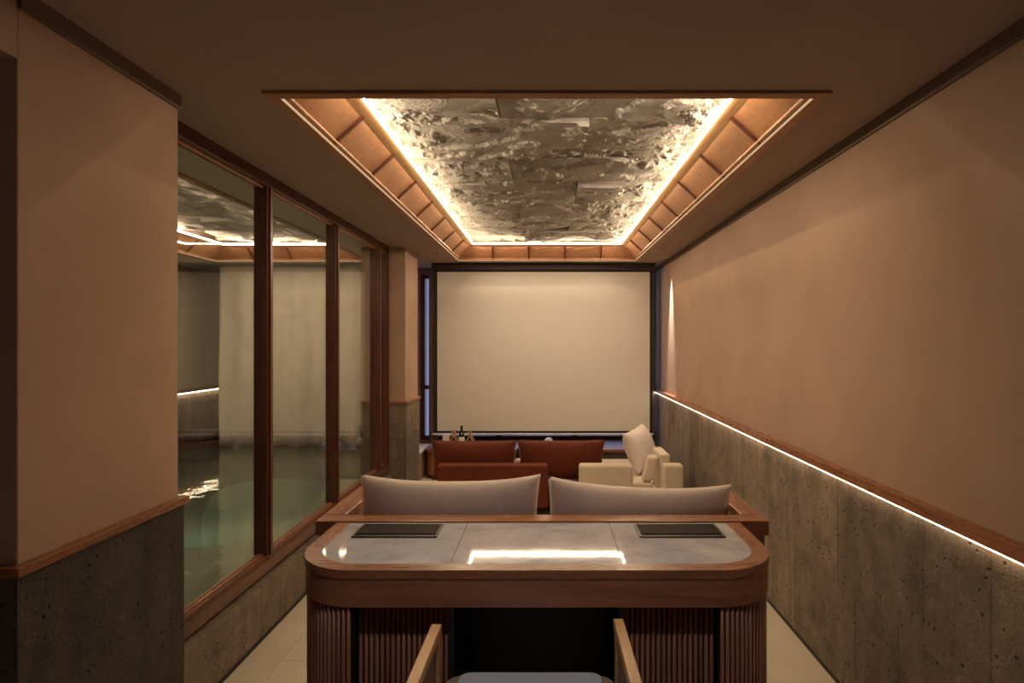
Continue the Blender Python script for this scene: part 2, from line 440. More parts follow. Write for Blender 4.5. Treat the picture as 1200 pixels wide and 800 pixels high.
# ------------------------------------------------------------------ ceiling with two coffers
def coffer(name, label, x0, x1, y0, y1, led_mat, step_y, step_x, res, seed, detail=True, led_y0=True):
    """opening x0..x1, y0..y1 at CEIL; 45 degree timber slopes up to a shelf, slate slabs above"""
    L, H = .15, .137
    zb, zt = CEIL + .005, CEIL + .005 + H
    c = thing(name, label, None, ((x0 + x1) / 2, (y0 + y1) / 2, CEIL), kind='structure')
    # lip boards round the opening
    for (a, b, d, e, m) in ((x0 - .03, x0 + .018, y0 - .03, y1 + .03, 'teakY'), (x1 - .018, x1 + .03, y0 - .03, y1 + .03, 'teakY'),
                            (x0 + .018, x1 - .018, y0 - .03, y0 + .018, 'teakX'), (x0 + .018, x1 - .018, y1 - .018, y1 + .03, 'teakX')):
        MB().box(a, b, d, e, CEIL - .012, CEIL + .008).build('lip_board', m, c)
    # thin weakly emissive strip inside the lip
    for (a, b, d, e) in ((x0 + .018, x0 + .024, y0 + .03, y1 - .03), (x1 - .024, x1 - .018, y0 + .03, y1 - .03), (x0 + .03, x1 - .03, y1 - .024, y1 - .018)):
        MB().box(a, b, d, e, CEIL - .009, CEIL - .002).build('emit_line', 'lipemit', c)
    ox0, ox1, oy0, oy1 = x0 + .01, x1 - .01, y0 + .01, y1 - .01
    ix0, ix1, iy0, iy1 = ox0 + L, ox1 - L, oy0 + L, oy1 - L
    th = .02
    def slope(side, sa, sb, off, thick):
        """four corners of a slope piece from sa to sb along the side (bottom, top), off = height above slope plane"""
        def pt(s, t):   # t 0 bottom 1 top
            if side == 'L': p = Vector((ox0 + L * t, s, zb + H * t)); n = Vector((1, 0, -L / H))
            elif side == 'R': p = Vector((ox1 - L * t, s, zb + H * t)); n = Vector((-1, 0, -L / H))
            elif side == 'F': p = Vector((s, oy1 - L * t, zb + H * t)); n = Vector((0, -1, -L / H))
            else: p = Vector((s, oy0 + L * t, zb + H * t)); n = Vector((0, 1, -L / H))
            return p, n.normalized()
        lo = []; hi = []
        for (s, t) in ((sa[0], 0), (sb[0], 0), (sb[1], 1), (sa[1], 1)):
            p, n = pt(s, t); lo.append(p + n * off); hi.append(p + n * (off - thick))
        return MB().hexa(lo, hi)
    for side in 'LRFN':
        lo, hi, ilo, ihi, st = (oy0, oy1, iy0, iy1, step_y) if side in 'LR' else (ox0, ox1, ix0, ix1, step_x)
        n = max(2, round((hi - lo) / st)); stp = (hi - lo) / n
        for i in range(n):
            a, b = lo + i * stp, lo + (i + 1) * stp
            sa = (a, ilo) if i == 0 else (a + .003, a + .003); sb = (b, ihi) if i == n - 1 else (b - .003, b - .003)
            slope(side, sa, sb, 0, th).build('panel', 'teakpanel' if side in 'LR' else 'teakY', c)
            if i: slope(side, (a - .009, a - .009), (a + .009, a + .009), .014, .012).build('batten', 'mahZ', c)  # dark wood colour stands in for the shadow lines of the battens
        slope(side, (lo + .01, lo + .03), (hi - .01, hi - .03), .012, .010)
    # thin bead along the foot of each slope
    for (a, b, d, e) in ((ox0 + .012, ox0 + .03, oy0 + .03, oy1 - .03), (ox1 - .03, ox1 - .012, oy0 + .03, oy1 - .03)):
        MB().box(a, b, d, e, zb + .001, zb + .012).build('foot_bead', 'teakY', c)
    MB().box(ox0 + .03, ox1 - .03, oy1 - .03, oy1 - .012, zb + .001, zb + .012).build('foot_bead', 'teakX', c)
    # shelf frame that carries the led
    w = .05
    qo = [(ix0 - .012, iy0 - .012), (ix1 + .012, iy0 - .012), (ix1 + .012, iy1 + .012), (ix0 - .012, iy1 + .012)]
    qi = [(ix0 + w, iy0 + w), (ix1 - w, iy0 + w), (ix1 - w, iy1 - w), (ix0 + w, iy1 - w)]
    for k in range(4):
        k2 = (k + 1) % 4
        MB().hexa([(*qo[k], zt - .010), (*qo[k2], zt - .010), (*qi[k2], zt + .016), (*qi[k], zt + .016)],
                  [(*qo[k], zt + .022), (*qo[k2], zt + .022), (*qi[k2], zt + .022), (*qi[k], zt + .022)]).build('shelf_board', 'teakX' if k % 2 == 0 else 'oakY', c)
    ax0, ax1, ay0, ay1 = ix0 + w, ix1 - w, iy0 + w, iy1 - w
    # strip lying on the shelf edge that grazes the slate
    up = 'ledup' if led_mat == 'led' else led_mat
    for (a, b, d, e) in ((ax0 - .014, ax0 - .004, ay0, ay1), (ax1 + .004, ax1 + .014, ay0, ay1), (ax0, ax1, ay1 + .004, ay1 + .014), (ax0, ax1, ay0 - .014, ay0 - .004)):
        MB().box(a, b, d, e, zt + .0225, zt + .0295).build('led_strip', up, c)
    # diffuser wedge on the inner edge of the shelf that throws light down into the room
    q, z0, z1 = .0065, zt + .013, zt + .022
    def wedge(o0, o1, i0, i1):
        """o: points on the shelf edge, i: points q further in"""
        MB().add([(*o0, z0), (*o1, z0), (*i1, z1), (*i0, z1)], [(0, 1, 2, 3)]).build('led_diffuser', led_mat, c)
        MB().add([(*o0, z1 + .0006), (*o1, z1 + .0006), (*i1, z1 + .0006), (*i0, z1 + .0006), (*o0, z1 + .002), (*o1, z1 + .002), (*i1, z1 + .002), (*i0, z1 + .002)],
                 [(0, 3, 2, 1), (4, 5, 6, 7), (0, 1, 5, 4), (1, 2, 6, 5), (2, 3, 7, 6), (3, 0, 4, 7)]).build('led_profile', 'whitebar', c)
    wedge((ax0, ay0), (ax0, ay1), (ax0 + q, ay0 + q), (ax0 + q, ay1 - q))
    wedge((ax1, ay0), (ax1, ay1), (ax1 - q, ay0 + q), (ax1 - q, ay1 - q))
    wedge((ax0, ay1), (ax1, ay1), (ax0 + q, ay1 - q), (ax1 - q, ay1 - q))
    wedge((ax0, ay0), (ax1, ay0), (ax0 + q, ay0 + q), (ax1 - q, ay0 + q))
    # slate slabs in running bond, each with its own split face
    zs = zt + .068
    sx0, sx1 = ix0 - .03, ix1 + .03
    rows = span(iy0 - .05, iy1 + .05, .60, 3.05 - .6 * math.ceil((3.05 - iy0) / .6))
    for r, (ya, yb) in enumerate(zip(rows[:-1], rows[1:])):
        mid = (x0 + x1) / 2 + (-.245 if (r % 2 == 1) else .225)
        for xa, xb in ((sx0, mid), (mid, sx1)):
            sd = seed + r * 3.1 + xa * 2
            base = random.uniform(-.008, .008)
            nx, ny = max(4, int((xb - xa) / res)), max(4, int((yb - ya) / res))
            vs = []; fs = []
            for j in range(ny + 1):
                for i in range(nx + 1):
                    x = xa + .003 + (xb - xa - .006) * i / nx; y = ya + .003 + (yb - ya - .006) * j / ny
                    p = Vector((x * 1.35 + y * .5 + sd * .35, y * 1.5 - x * .3, sd * .2))
                    q = p + .35 * noise.noise_vector(p * 1.3)
                    f = noise.fractal(q * 1.15, 1.0, 2.1, 4)
                    k = f * 2.3; fl_ = math.floor(k); fr = k - fl_
                    ter = (fl_ + .22 * fr + .78 * min(1, max(0, (fr - .70) / .30)) ** .8) / 2.3
                    rough = noise.fractal(Vector((x, y * .8, sd)) * 21, .8, 2.2, 4)
                    mask = min(1, max(0, (fr - .52) / .2)) * (1 if fr < .93 else .4) + .03
                    edge = min(x - sx0, sx1 - x, y - rows[0], rows[-1] - y)
                    em = max(0, 1 - edge / .24)
                    if em > 0: mask = max(mask, 1.35 * em * min(1, max(0, .55 + 2.2 * noise.noise(Vector((x * 3, y * 3, sd * .1))))))
                    h = .040 * ter + .019 * rough * mask + .006 * f + base + .010 * min(1, max(0, edge - .05) / .3)
                    h = min(h, .026 + max(0, edge - .05) * .35)
                    vs.append((x, y, zs - h))
            n = nx + 1
            for j in range(ny):
                for i in range(nx): fs.append((j * n + i, (j + 1) * n + i, (j + 1) * n + i + 1, j * n + i + 1))
            ring = [i for i in range(n)] + [j * n + nx for j in range(1, ny + 1)] + [ny * n + i for i in range(nx - 1, -1, -1)] + [j * n for j in range(ny - 1, 0, -1)]
            o = len(vs); vs += [(vs[k][0], vs[k][1], zs + .05) for k in ring]
            for k in range(len(ring)): fs.append((ring[k], ring[(k + 1) % len(ring)], o + (k + 1) % len(ring), o + k))
            fs.append(tuple(range(o, o + len(ring))))
            MB().add(vs, fs).build('slate_slab', 'slate', c, smooth=False)
    # closed box above
    MB().box(x0 - .06, x0 - .03, y0 - .06, y1 + .06, CEIL + .04, ROOF - .005).box(x1 + .03, x1 + .06, y0 - .06, y1 + .06, CEIL + .04, ROOF - .005) \
        .box(x0 - .03, x1 + .03, y0 - .06, y0 - .03, CEIL + .04, ROOF - .005).box(x0 - .03, x1 + .03, y1 + .03, y1 + .06, CEIL + .04, ROOF - .005).build('casing', 'ceil', c)
    return c

def ring_ceiling(name, X0, X1, Y0, Y1, x0, x1, y0, y1, mat, label):
    e = .03
    o = MB().box(X0, x0 - e, Y0, Y1, CEIL, CEIL + .04).box(x1 + e, X1, Y0, Y1, CEIL, CEIL + .04).box(x0 - e, x1 + e, Y0, y0 - e, CEIL, CEIL + .04).box(x0 - e, x1 + e, y1 + e, Y1, CEIL, CEIL + .04)
    return tag(o.build(name, mat), label, kind='structure')
ring_ceiling('ceiling', -1.72, XR, YB, YF, -1.055, 1.055, 2.235, 6.82, 'ceil', 'brown painted ceiling round the timber coffer')
coffer('ceiling_coffer', 'timber ceiling coffer with glowing slate slabs over the sofas', -1.055, 1.055, 2.235, 6.82, 'led', .57, .46, .0105, 1.0)

# ------------------------------------------------------------------ pillars
def pillar(name, label, x0, x1, y0, y1, dark):
    p = thing(name, label, None, ((x0 + x1) / 2, (y0 + y1) / 2, 0), kind='structure')
    MB().box(x0, x1, y0, y1, RAIL - .02, CEIL).build('plaster_shaft', 'plaster', p, bevel=.004)
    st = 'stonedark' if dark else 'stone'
    t = .014
    MB().box(x0, x1, y0 + .002, y1 - .002, .0, RAIL - .02).build('core', 'black', p)
    nz = 3
    for i in range(nz):
        za, zb = .03 + (RAIL - .06) * i / nz, .03 + (RAIL - .06) * (i + 1) / nz
        MB().box(x1, x1 + t, y0 - t, y1 + t, za + .0006, zb - .0006).build('stone_tile', st, p)
        MB().box(x0, x1 - .0005, y0 - t, y0, za + .0006, zb - .0006).build('stone_tile', st, p)
        MB().box(x0, x1 - .0005, y1, y1 + t, za + .0006, zb - .0006).build('stone_tile', st, p)
    e = .028
    MB().box(x0, x1 + e, y0 - e, y1 + e, RAIL - .030, RAIL - .002).build('rail', 'walY', p, bevel=.003)
    return p
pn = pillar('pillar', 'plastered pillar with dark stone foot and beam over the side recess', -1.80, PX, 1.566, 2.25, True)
pf = pillar('pillar', 'plastered pillar with stone foot between glass wall and end window', -1.88, PX, 5.86, 6.42, False)
MB().box(PX, PX + .012, 1.566, 2.25, CEIL - .055, CEIL).build('cornice', 'cornice', pn)
MB().box(PX, PX + .012, 5.86, 6.42, CEIL - .045, CEIL).build('cornice', 'plaster', pf)
# recess beside the viewer, under a beam that runs on from the near pillar
bm_ = MB().box(-2.5, PX, YB, 1.566, 2.41, ROOF).build('trim_5', 'plaster'); tag(bm_, 'plastered beam over the side recess', kind='structure')
al = MB().box(-2.6, -2.45, YB - .15, 1.8, 0, ROOF).box(-2.45, -1.80, 1.566, 1.8, 0, 2.41).build('wall_side', 'plaster'); tag(al, 'plastered recess wall', kind='structure')

# ------------------------------------------------------------------ glazed partition
win = thing('window_1', 'glazed partition of dark red wood between the lounge and the pool', None, (XGL, 4.0, .31), kind='structure')
X0, X1 = -1.678, -1.60
for ya, yb in ((2.264, 2.31), (3.317, 3.38), (4.395, 4.46), (5.50, 5.58), (5.806, 5.846)):
    MB().box(X0, X1, ya, yb, .42, 2.535).build('mullion', 'mahZ', win, bevel=.003)
    MB().box(X1, X1 + .012, ya + .018, yb - .018, .42, 2.535).build('cover_strip', 'mahZ', win)
MB().box(X0, X1 + .012, 2.264, 5.846, 2.535, CEIL).build('head_frame', 'mahY', win, bevel=.003)
MB().box(X0, X1 + .012, 2.264, 5.846, .335, .40).build('sill_frame', 'sillY', win, bevel=.003)
MB().box(X0 + .012, X1 - .012, 2.264, 5.846, .31, .335).build('sill_frame', 'mahY', win)
MB().box(X0 + .008, X1 - .008, 2.264, 5.846, .40, .42).build('sill_frame', 'sillY', win)
for ya, yb in ((2.31, 3.317), (3.38, 4.395), (4.46, 5.50), (5.58, 5.806)):
    MB().box(XGL - .004, XGL + .004, ya, yb, .42, 2.535).build('pane', 'glass', win)
    for sx in (XGL - .016, XGL + .005):
        MB().box(sx, sx + .011, ya, yb, 2.523, 2.535).build('glazing_bead', 'walY', win)
        MB().box(sx, sx + .011, ya, yb, .42, .432).build('glazing_bead', 'walY', win)
cb = thing('curb', 'low rough stone curb under the glazed partition', None, (-1.63, 4.0, 0), kind='structure')
ys = [2.266, 3.15, 4.05, 4.95, 5.844]
for ya, yb in zip(ys[:-1], ys[1:]):
    MB().box(-1.70, -1.55, ya + .0008, yb - .0008, .04, .31).build('stone_block', 'stone', cb, bevel=.004)
MB().box(-1.70, -1.565, 2.266, 5.844, 0, .04).build('plinth', 'black', cb)

# ------------------------------------------------------------------ pool room
PXL, PYB = -4.60, 8.2
WZ = .344
pw = MB().box(PXL - .2, PXL, 1.2, PYB + .2, 0.9, ROOF).build('wall_pool', 'poolwall'); tag(pw, 'pale plastered wall along the pool', kind='structure')
for i, ya in enumerate(span(1.6, PYB, .6, 1.9)[:-1]):
    yb = span(1.6, PYB, .6, 1.9)[i + 1]
    MB().box(PXL - .2, PXL + .015, ya + .001, yb - .001, -.8, RAIL - .05).build('stone_tile', 'stone', pw)
pt = MB().box(PXL, PXL + .06, 1.6, PYB, RAIL - .045, RAIL).build('trim_6', 'walY'); tag(pt, 'walnut rail along the pool wall', kind='structure')
pl = MB().box(PXL + .04, PXL + .055, 1.6, PYB, RAIL - .058, RAIL - .046).build('led_strip', 'ledwall'); tag(pl, 'warm led strip along the pool wall', 'led strip')
pbk = MB().box(PXL - .2, -1.72, PYB, PYB + .2, -.8, ROOF).build('wall_pool_end', 'poolwall'); tag(pbk, 'pale end wall of the pool room', kind='structure')
pnr = MB().box(PXL - .2, -1.80, 1.4, 1.6, -.8, ROOF).build('wall_pool_near', 'poolwall'); tag(pnr, 'pale near wall of the pool room', kind='structure')
psd = MB().box(-1.95, -1.72, YF + .15, PYB, -.8, ROOF).box(-1.75, -1.70, 2.25, 8.2, -.8, .0).build('wall_pool_side', 'poolwall'); tag(psd, 'pale side wall of the pool room', kind='structure')
ring_ceiling('ceiling', PXL, -1.72, 1.6, PYB, -3.93, -2.10, 2.7, 6.88, 'poolwall', 'pale ceiling round the pool coffer')
coffer('ceiling_coffer', 'timber ceiling coffer with dim slate slabs over the pool', -3.93, -2.10, 2.7, 6.88, 'ledpool', .57, .46, .035, 40.0)
pfl = MB().box(PXL, -1.70, 1.6, PYB, -.9, -.8).build('floor_pool', 'poolstone'); tag(pfl, 'stone bottom of the pool', kind='structure')
wt = MB().box(PXL + .016, -1.70, 1.6, PYB, WZ - .001, WZ).build('pool_water', 'water')
wt.data.clear_geometry(); wt.data.from_pydata([(PXL + .016, 1.6, WZ), (-1.703, 1.6, WZ), (-1.703, 7.55, WZ), (PXL + .016, 7.55, WZ)], [], [(0, 1, 2, 3)]); wt.data.update()
tag(wt, 'still green water of the indoor pool', 'water', kind='stuff')
# rough rock shelf at the near end of the pool
vs = []; fs = []; nx, ny = 60, 44
for j in range(ny + 1):
    for i in range(nx + 1):
        x = PXL + .03 + (PXL * -1 - 1.76) * i / nx; y = 1.62 + 1.98 * j / ny
        p = Vector((x, y, 3.3))
        z = .235 + .11 * noise.fractal(p * 2.3, .9, 2.1, 4) + .05 * noise.noise(p * 6)
        if j == ny: z = -.2
        vs.append((x, y, min(z, .42)))
for j in range(ny):
    for i in range(nx): fs.append((j * (nx + 1) + i, j * (nx + 1) + i + 1, (j + 1) * (nx + 1) + i + 1, (j + 1) * (nx + 1) + i))
n = nx + 1
ring = [i for i in range(n)] + [j * n + nx for j in range(1, ny + 1)] + [ny * n + i for i in range(nx - 1, -1, -1)] + [j * n for j in range(ny - 1, 0, -1)]
o_ = len(vs); vs += [(vs[k][0], vs[k][1], -.79) for k in ring]
fs += [(ring[k], ring[(k + 1) % len(ring)], o_ + (k + 1) % len(ring), o_ + k) for k in range(len(ring))]
rk = MB().add(vs, fs).build('rock_shelf', 'rock', smooth=True); tag(rk, 'rough brown rock shelf just under the pool water beside the glass', 'rock')
# stone bench along the pool wall at the far end
ld = thing('pool_ledge', 'low dark stone ledge at the far corner of the pool', 'ledge', (-4.3, 7.6, -.8))
MB().box(PXL + .02, -4.12, 6.9, 7.50, -.8, .47).build('ledge_body', 'stonedark', ld, bevel=.01)
MB().box(PXL + .02, -4.09, 6.87, 7.53, .47, .52).build('ledge_top', 'stonedark', ld, bevel=.008)
# round step in the water
rs = MB().lathe([(.0, -.8), (.52, -.8), (.50, .05), (.44, .20), (.36, .25), (.0, .255)], 40, (-2.72, 5.55, 0)).build('pool_stool', 'poolwall', smooth=True)
tag(rs, 'pale round stone seat under the green pool water', 'seat')
lp = thing('underwater_lamp', 'turquoise underwater lamp at the pool wall', 'lamp', (-2.30, 3.64, .12))
MB().tube([(-2.30, 3.62, .12), (-2.30, 3.66, .12)], .085, 20).build('lamp_rim', 'chrome', lp)
MB().tube([(-2.30, 3.661, .12), (-2.30, 3.672, .12)], .07, 20).build('lamp_lens', 'poollamp', lp)
# pale curtain across the far end of the pool
def drape(name, label, x0, x1, y, z0, z1, mat, amp, lam, cat='curtain', seed=0, nx=90, nz=16, thick=.004):
    vs = []; fs = []
    for k in range(2):
        for j in range(nz + 1):
            t = j / nz
            for i in range(nx + 1):
                u = x0 + (x1 - x0) * i / nx
                a = amp * (1.15 - .75 * t)
                w = math.sin(2 * math.pi * (u / lam) + 2.2 * noise.noise(Vector((u * 1.3, seed, t * .8))) + seed)
                yy = y + a * w + .5 * a * noise.noise(Vector((u * 7, t * 2.5, seed))) + k * thick
                vs.append((u, yy, z0 + (z1 - z0) * t + (.006 * math.sin(u * 23 + seed) if j == 0 else 0)))
    n = nx + 1; o = n * (nz + 1)
    for j in range(nz):
        for i in range(nx):
            fs += [(j * n + i, j * n + i + 1, (j + 1) * n + i + 1, (j + 1) * n + i), (o + j * n + i, o + (j + 1) * n + i, o + (j + 1) * n + i + 1, o + j * n + i + 1)]
    for i in range(nx): fs += [(i, o + i, o + i + 1, i + 1)]
    for j in range(nz): fs += [(j * n, (j + 1) * n, o + (j + 1) * n, o + j * n), (j * n + nx, o + j * n + nx, o + (j + 1) * n + nx, (j + 1) * n + nx)]
    return tag(MB().add(vs, fs).build(name, mat, smooth=True), label, cat)
drape('curtain', 'wide pale curtain hanging across the end of the pool', -4.06, -1.98, 7.2, WZ + .005, CEIL - .002, 'curtain', .040, .36, seed=2)

# ------------------------------------------------------------------ projection screen
SY = 7.10
ps = thing('projection_screen', 'large white pull-down projection screen over the end window', 'screen', (-.04, SY, .5))
MB().box(-1.40, 1.315, SY - .06, SY + .06, 2.515, CEIL).build('housing', 'housing', ps, bevel=.006)
MB().box(-1.375, 1.290, SY - .001, SY + .001, .525, 2.515).build('border', 'screenback', ps)
MB().box(-1.342, 1.257, SY - .003, SY - .0015, .552, 2.495).build('screen_cloth', 'screen', ps)
MB().tube([(-1.40, SY, .512), (1.30, SY, .512)], .011, 12).build('bottom_bar', 'whitebar', ps)
drape('curtain', 'narrow grey curtain beside the screen near the far pillar', -1.50, -1.385, 7.36, .40, 2.54, 'greycurtain', .014, .05, seed=5, nx=36)
drape('curtain', 'narrow grey curtain beside the screen at the stone wainscot', 1.30, 1.385, 7.36, .40, 2.54, 'greycurtain', .014, .05, seed=6, nx=36)

# window bench under the screen
def rounded_left(x0, x1, y0, y1, r, n=8):
    """plan outline with one rounded corner at the near left"""
    p = [(x0 + r - r * math.cos(a), y0 + r - r * math.sin(a)) for a in [math.pi / 2 * i / n for i in range(n + 1)]]
    return p + [(x1, y0), (x1, y1), (x0, y1)]
be = thing('window_bench', 'low walnut window bench with rounded end under the screen', 'bench', (0, 7.35, 0))
MB().prism(rounded_left(-1.45, 1.385, 6.93, YF - .01, .10), .05, .33).build('body', 'walX', be)
MB().prism(rounded_left(-1.44, 1.385, 6.942, YF - .01, .10), .0, .05).build('plinth', 'black', be)
MB().prism(rounded_left(-1.47, 1.39, 6.90, YF - .005, .10), .33, .362).build('top', 'walX', be, bevel=.004)
for i, (xa, xb) in enumerate(((-1.20, -.70), (-.69, -.19), (-.18, .32), (.33, .83), (.84, 1.34))):
    d = MB().box(xa, xb, 6.92, 6.9295, .075, .31).build('drawer_front', 'stonedark' if i > 2 else 'walX', be)
    MB().box((xa + xb) / 2 - .05, (xa + xb) / 2 + .05, 6.914, 6.9195, .285, .295).build('pull', 'bronze', d)

# things on the bench
def bottle(name, label, x, y, z, h, r, lab, labz=(.18, .5)):
    b = thing(name, label, 'bottle', (x, y, z))
    prof = [(0, 0), (r * .96, 0), (r, h * .02), (r, h * .55), (r * .92, h * .62), (r * .42, h * .74), (r * .36, h * .95), (r * .42, h * .955), (r * .42, h), (0, h)]
    MB().lathe(prof, 20, (x, y, z)).build('glass_body', 'bottleglass', b, smooth=True)
    MB().lathe([(r * 1.012, h * labz[0]), (r * 1.012, h * labz[1])], 20, (x, y, z)).build('paper_label', lab, b, smooth=True)
    MB().lathe([(r * .44, h * .86), (r * .44, h * 1.005), (0, h * 1.005)], 16, (x, y, z)).build('capsule', 'black', b, smooth=True)
    return b
# dimensions from pixels: bench top at z .362, objects at Y 7.04
pB = at(541, 500, 6.975)
bottle('wine_bottle', 'dark wine bottle with white label on the window bench', pB.x, 6.975, .362, .27, .036, 'label', (.2, .52))
def rack(x, label):
    t = thing('folding_stand', label, 'stand', (x, 6.975, .362))
    for s in (-1, 1):
        for dy in (-.05, .05):
            MB().tube([(x + s * .085, 6.975 + dy, .362), (x - s * .02, 6.975 + dy, .362 + .21)], .008, 8).build('leg', 'oakY', t)
    MB().tube([(x - .06, 6.925, .42), (x + .06, 6.925, .42)], .006, 8).build('crossbar', 'oakY', t)
    MB().tube([(x, 6.92, .54), (x, 6.97, .54)], .007, 8).build('pivot', 'oakY', t)
    MB().box(x - .05, x + .05, 6.927, 7.023, .426, .434).build('tray', 'oakY', t)
rack(at(551, 510, 6.975).x, 'light wooden folding stand beside the dark wine bottle')
rack(at(535, 510, 6.975).x - .03, 'light wooden folding stand between white card and wine bottle')
p0 = at(523, 510, 6.975)
cd = MB().box(p0.x - .042, p0.x + .042, 6.95, 6.98, .362, .362 + .165).build('card_box', 'paper', bevel=.003); tag(cd, 'upright white card box on the window bench', 'box')
gball = thing('glowball', 'small pale blue ornament on the window bench under the screen', 'glowball', (.02, 6.97, .362))  # made-up ball, its pale blue stands in for a bluish glow
MB().lathe([(0, 0), (.03, 0), (.03, .006), (.010, .014), (.008, .03), (0, .03)], 20, (.02, 6.97, .362)).build('foot', 'chrome', gball, smooth=True)
MB().lathe([(0, 0)] + [(.052 * math.sin(math.pi * i / 12), .052 - .052 * math.cos(math.pi * i / 12)) for i in range(1, 12)] + [(0, .104)], 20, (.02, 6.97, .392)).build('ball', 'blueglow', gball, smooth=True)

# ------------------------------------------------------------------ downlights
def downlight(x, y, label, aim, power, size=R(34), blend=.6, color=(1, .78, .55)):
    d = thing('downlight', label, 'downlight', (x, y, CEIL))
    MB().lathe([(.042, -.003), (.042, 0), (.030, 0), (.030, -.003)], 24, (x, y, CEIL - .0005)).build('ring', 'whitebar', d)
    MB().lathe([(.0, -.002), (.028, -.002), (.028, -.0005), (0, -.0005)], 24, (x, y, CEIL - .0005)).build('lens', 'lens', d)
    l = bpy.data.lights.new('downlight_lamp', 'SPOT'); l.energy = power; l.color = color; l.spot_size = size; l.spot_blend = blend; l.shadow_soft_size = .02
    lo = bpy.data.objects.new('lamp', l); COL.objects.link(lo); lo.parent = d; lo.location = (0, 0, -.008)
    lo.rotation_euler = (Vector(aim) - Vector((x, y, CEIL))).to_track_quat('-Z', 'Y').to_euler()
downlight(-1.19, 6.25, 'small round downlight in the ceiling by the far pillar', (-1.19, 6.35, 0), SPOT_W)
downlight(1.14, 6.05, 'small round downlight in the ceiling by the end of the plaster wall', (1.05, 6.0, 0), SPOT_W, R(40), .8)
downlight(1.335, 6.58, 'small round downlight in the ceiling close against the plaster wall', (1.405, 6.60, 1.5), SPOT_W * 9, R(27), 1.0, (1, .9, .8))
downlight(-.10, .95, 'small round downlight in the ceiling over the bar armchair', (-.05, 1.25, 0), 17.0, R(80), .8, (1, .9, .8))
downlight(-1.1, .2, 'added fill downlight out of view over the side recess', (-1.1, .2, 0), 5.0, R(70), .8)  # added lamp out of view, only gives the room more bounce light
downlight(1.1, .2, 'added fill downlight out of view near the small window', (1.1, .2, 0), 5.0, R(70), .8)  # second added fill lamp, likewise unseen

# ------------------------------------------------------------------ rust sofa
RY = 5.30
so = thing('sofa', 'rust red velvet sofa with low back facing the screen', 'sofa', (-.25, 5.7, 0))
MB().box(-1.005, .008, RY, RY + .13, .12, .515).build('backrest', 'rust', so, bevel=.018, seg=3)
MB().box(-1.05, .62, RY + .155, 6.12, .10, .21).build('base', 'rust', so, bevel=.015, seg=3)
MB().box(-1.05, -.22, RY + .16, 6.125, .212, .295).build('seat_cushion', 'rust', so, bevel=.03, seg=3)
MB().box(-.215, .62, RY + .16, 6.125, .212, .295).build('seat_cushion', 'rust', so, bevel=.03, seg=3)
for x in (-.97, .55):
    for y in (5.47, 6.05): MB().box(x - .025, x + .025, y - .025, y + .025, 0, .10).build('leg', 'walZ', so)
def place_cushion(name, label, mat, w, h, t, loc, rot, px=.06, pz=.06, group=None, seed=0):
    o = cushion_mb(w, h, t, px, pz, seed=seed).build(name, mat, smooth=True); weld(o)
    o.location = loc; o.rotation_euler = rot; return tag(o, label, 'cushion', group)
def by_px(xl, xr, ytop, Y, h):
    a, b = at(xl, ytop, Y), at(xr, ytop, Y)
    return (a.x + b.x) / 2, b.x - a.x, a.z - h / 2
cx, w_, cz = by_px(506, 606, 514.5, 5.62, .40)
place_cushion('cushion', 'rust velvet cushion above the low sofa back', 'rust', w_, .40, .17, (cx, 5.60, cz), (R(7), 0, 0), .07, .05, seed=1)
cx, w_, cz = by_px(606, 709, 514.0, 5.62, .40)
place_cushion('cushion', 'rust velvet cushion beside the cream sofa arm', 'rust', w_, .40, .17, (cx, 5.60, cz), (R(7), 0, 0), .07, .05, seed=4)

# ------------------------------------------------------------------ cream sofa
cs = thing('sofa', 'cream fabric sofa standing against the stone wainscot', 'sofa', (.8, 5.95, 0))
MB().box(.296, .787, RY, RY + .14, .06, .515).build('armrest', 'cream', cs, bevel=.025, seg=3)
MB().box(.64, 1.06, RY + .145, 6.13, .06, .24).build('base', 'cream', cs, bevel=.02, seg=3)
MB().box(.31, 1.06, 6.135, 6.62, .06, .24).build('base', 'cream', cs, bevel=.02, seg=3)
MB().box(.645, 1.0, RY + .15, 6.13, .242, .315).build('seat_cushion', 'cream', cs, bevel=.035, seg=3)
MB().box(.31, 1.0, 6.135, 6.61, .242, .315).build('seat_cushion', 'cream', cs, bevel=.035, seg=3)
MB().box(1.075, 1.25, RY - .01, RY + .14, .06, .515).build('side_block', 'cream', cs, bevel=.02, seg=3)
MB().box(1.065, 1.16, RY + .16, 5.86, .06, .585).build('backrest', 'cream', cs, bevel=.02, seg=3)
def tilted_slab(x0, x1, y0, y1, z0, z1, lean):
    return MB().hexa([(x0, y0, z0), (x1, y0, z0), (x1, y1, z0), (x0, y1, z0)], [(x0 + lean, y0, z1), (x1 + lean, y0, z1), (x1 + lean, y1, z1), (x0 + lean, y1, z1)])
tilted_slab(.90, 1.0, 5.47, 5.60, .317, .56, .06).build('back_cushion', 'cream', cs, bevel=.03, seg=3)
for x in (.36, 1.19):
    for y in (5.38, 6.55): MB().box(x - .025, x + .025, y - .025, y + .025, 0, .06).build('leg', 'walZ', cs)
place_cushion('cushion', 'large cream cushion leaning on the cream sofa back', 'cushion', .80, .42, .22, (.985, 6.12, .53), (R(-22), 0, R(68)), .05, .05, seed=9)

# coffee table with a small bottle
ct = thing('coffee_table', 'low walnut coffee table between rust sofa and window bench', 'table', (-.3, 6.42, 0))
MB().box(-.75, .15, 6.24, 6.62, .265, .295).build('table_top', 'walX', ct, bevel=.004)
for x in (-.70, .10):
    for y in (6.29, 6.57): MB().box(x - .02, x + .02, y - .02, y + .02, 0, .265).build('leg', 'walZ', ct)
q = at(607, 541, 6.42)
bottle('liquor_bottle', 'small bottle with white and rust label seen between the rust cushions', q.x, 6.42, .295, .17, .026, 'label', (.05, .38))

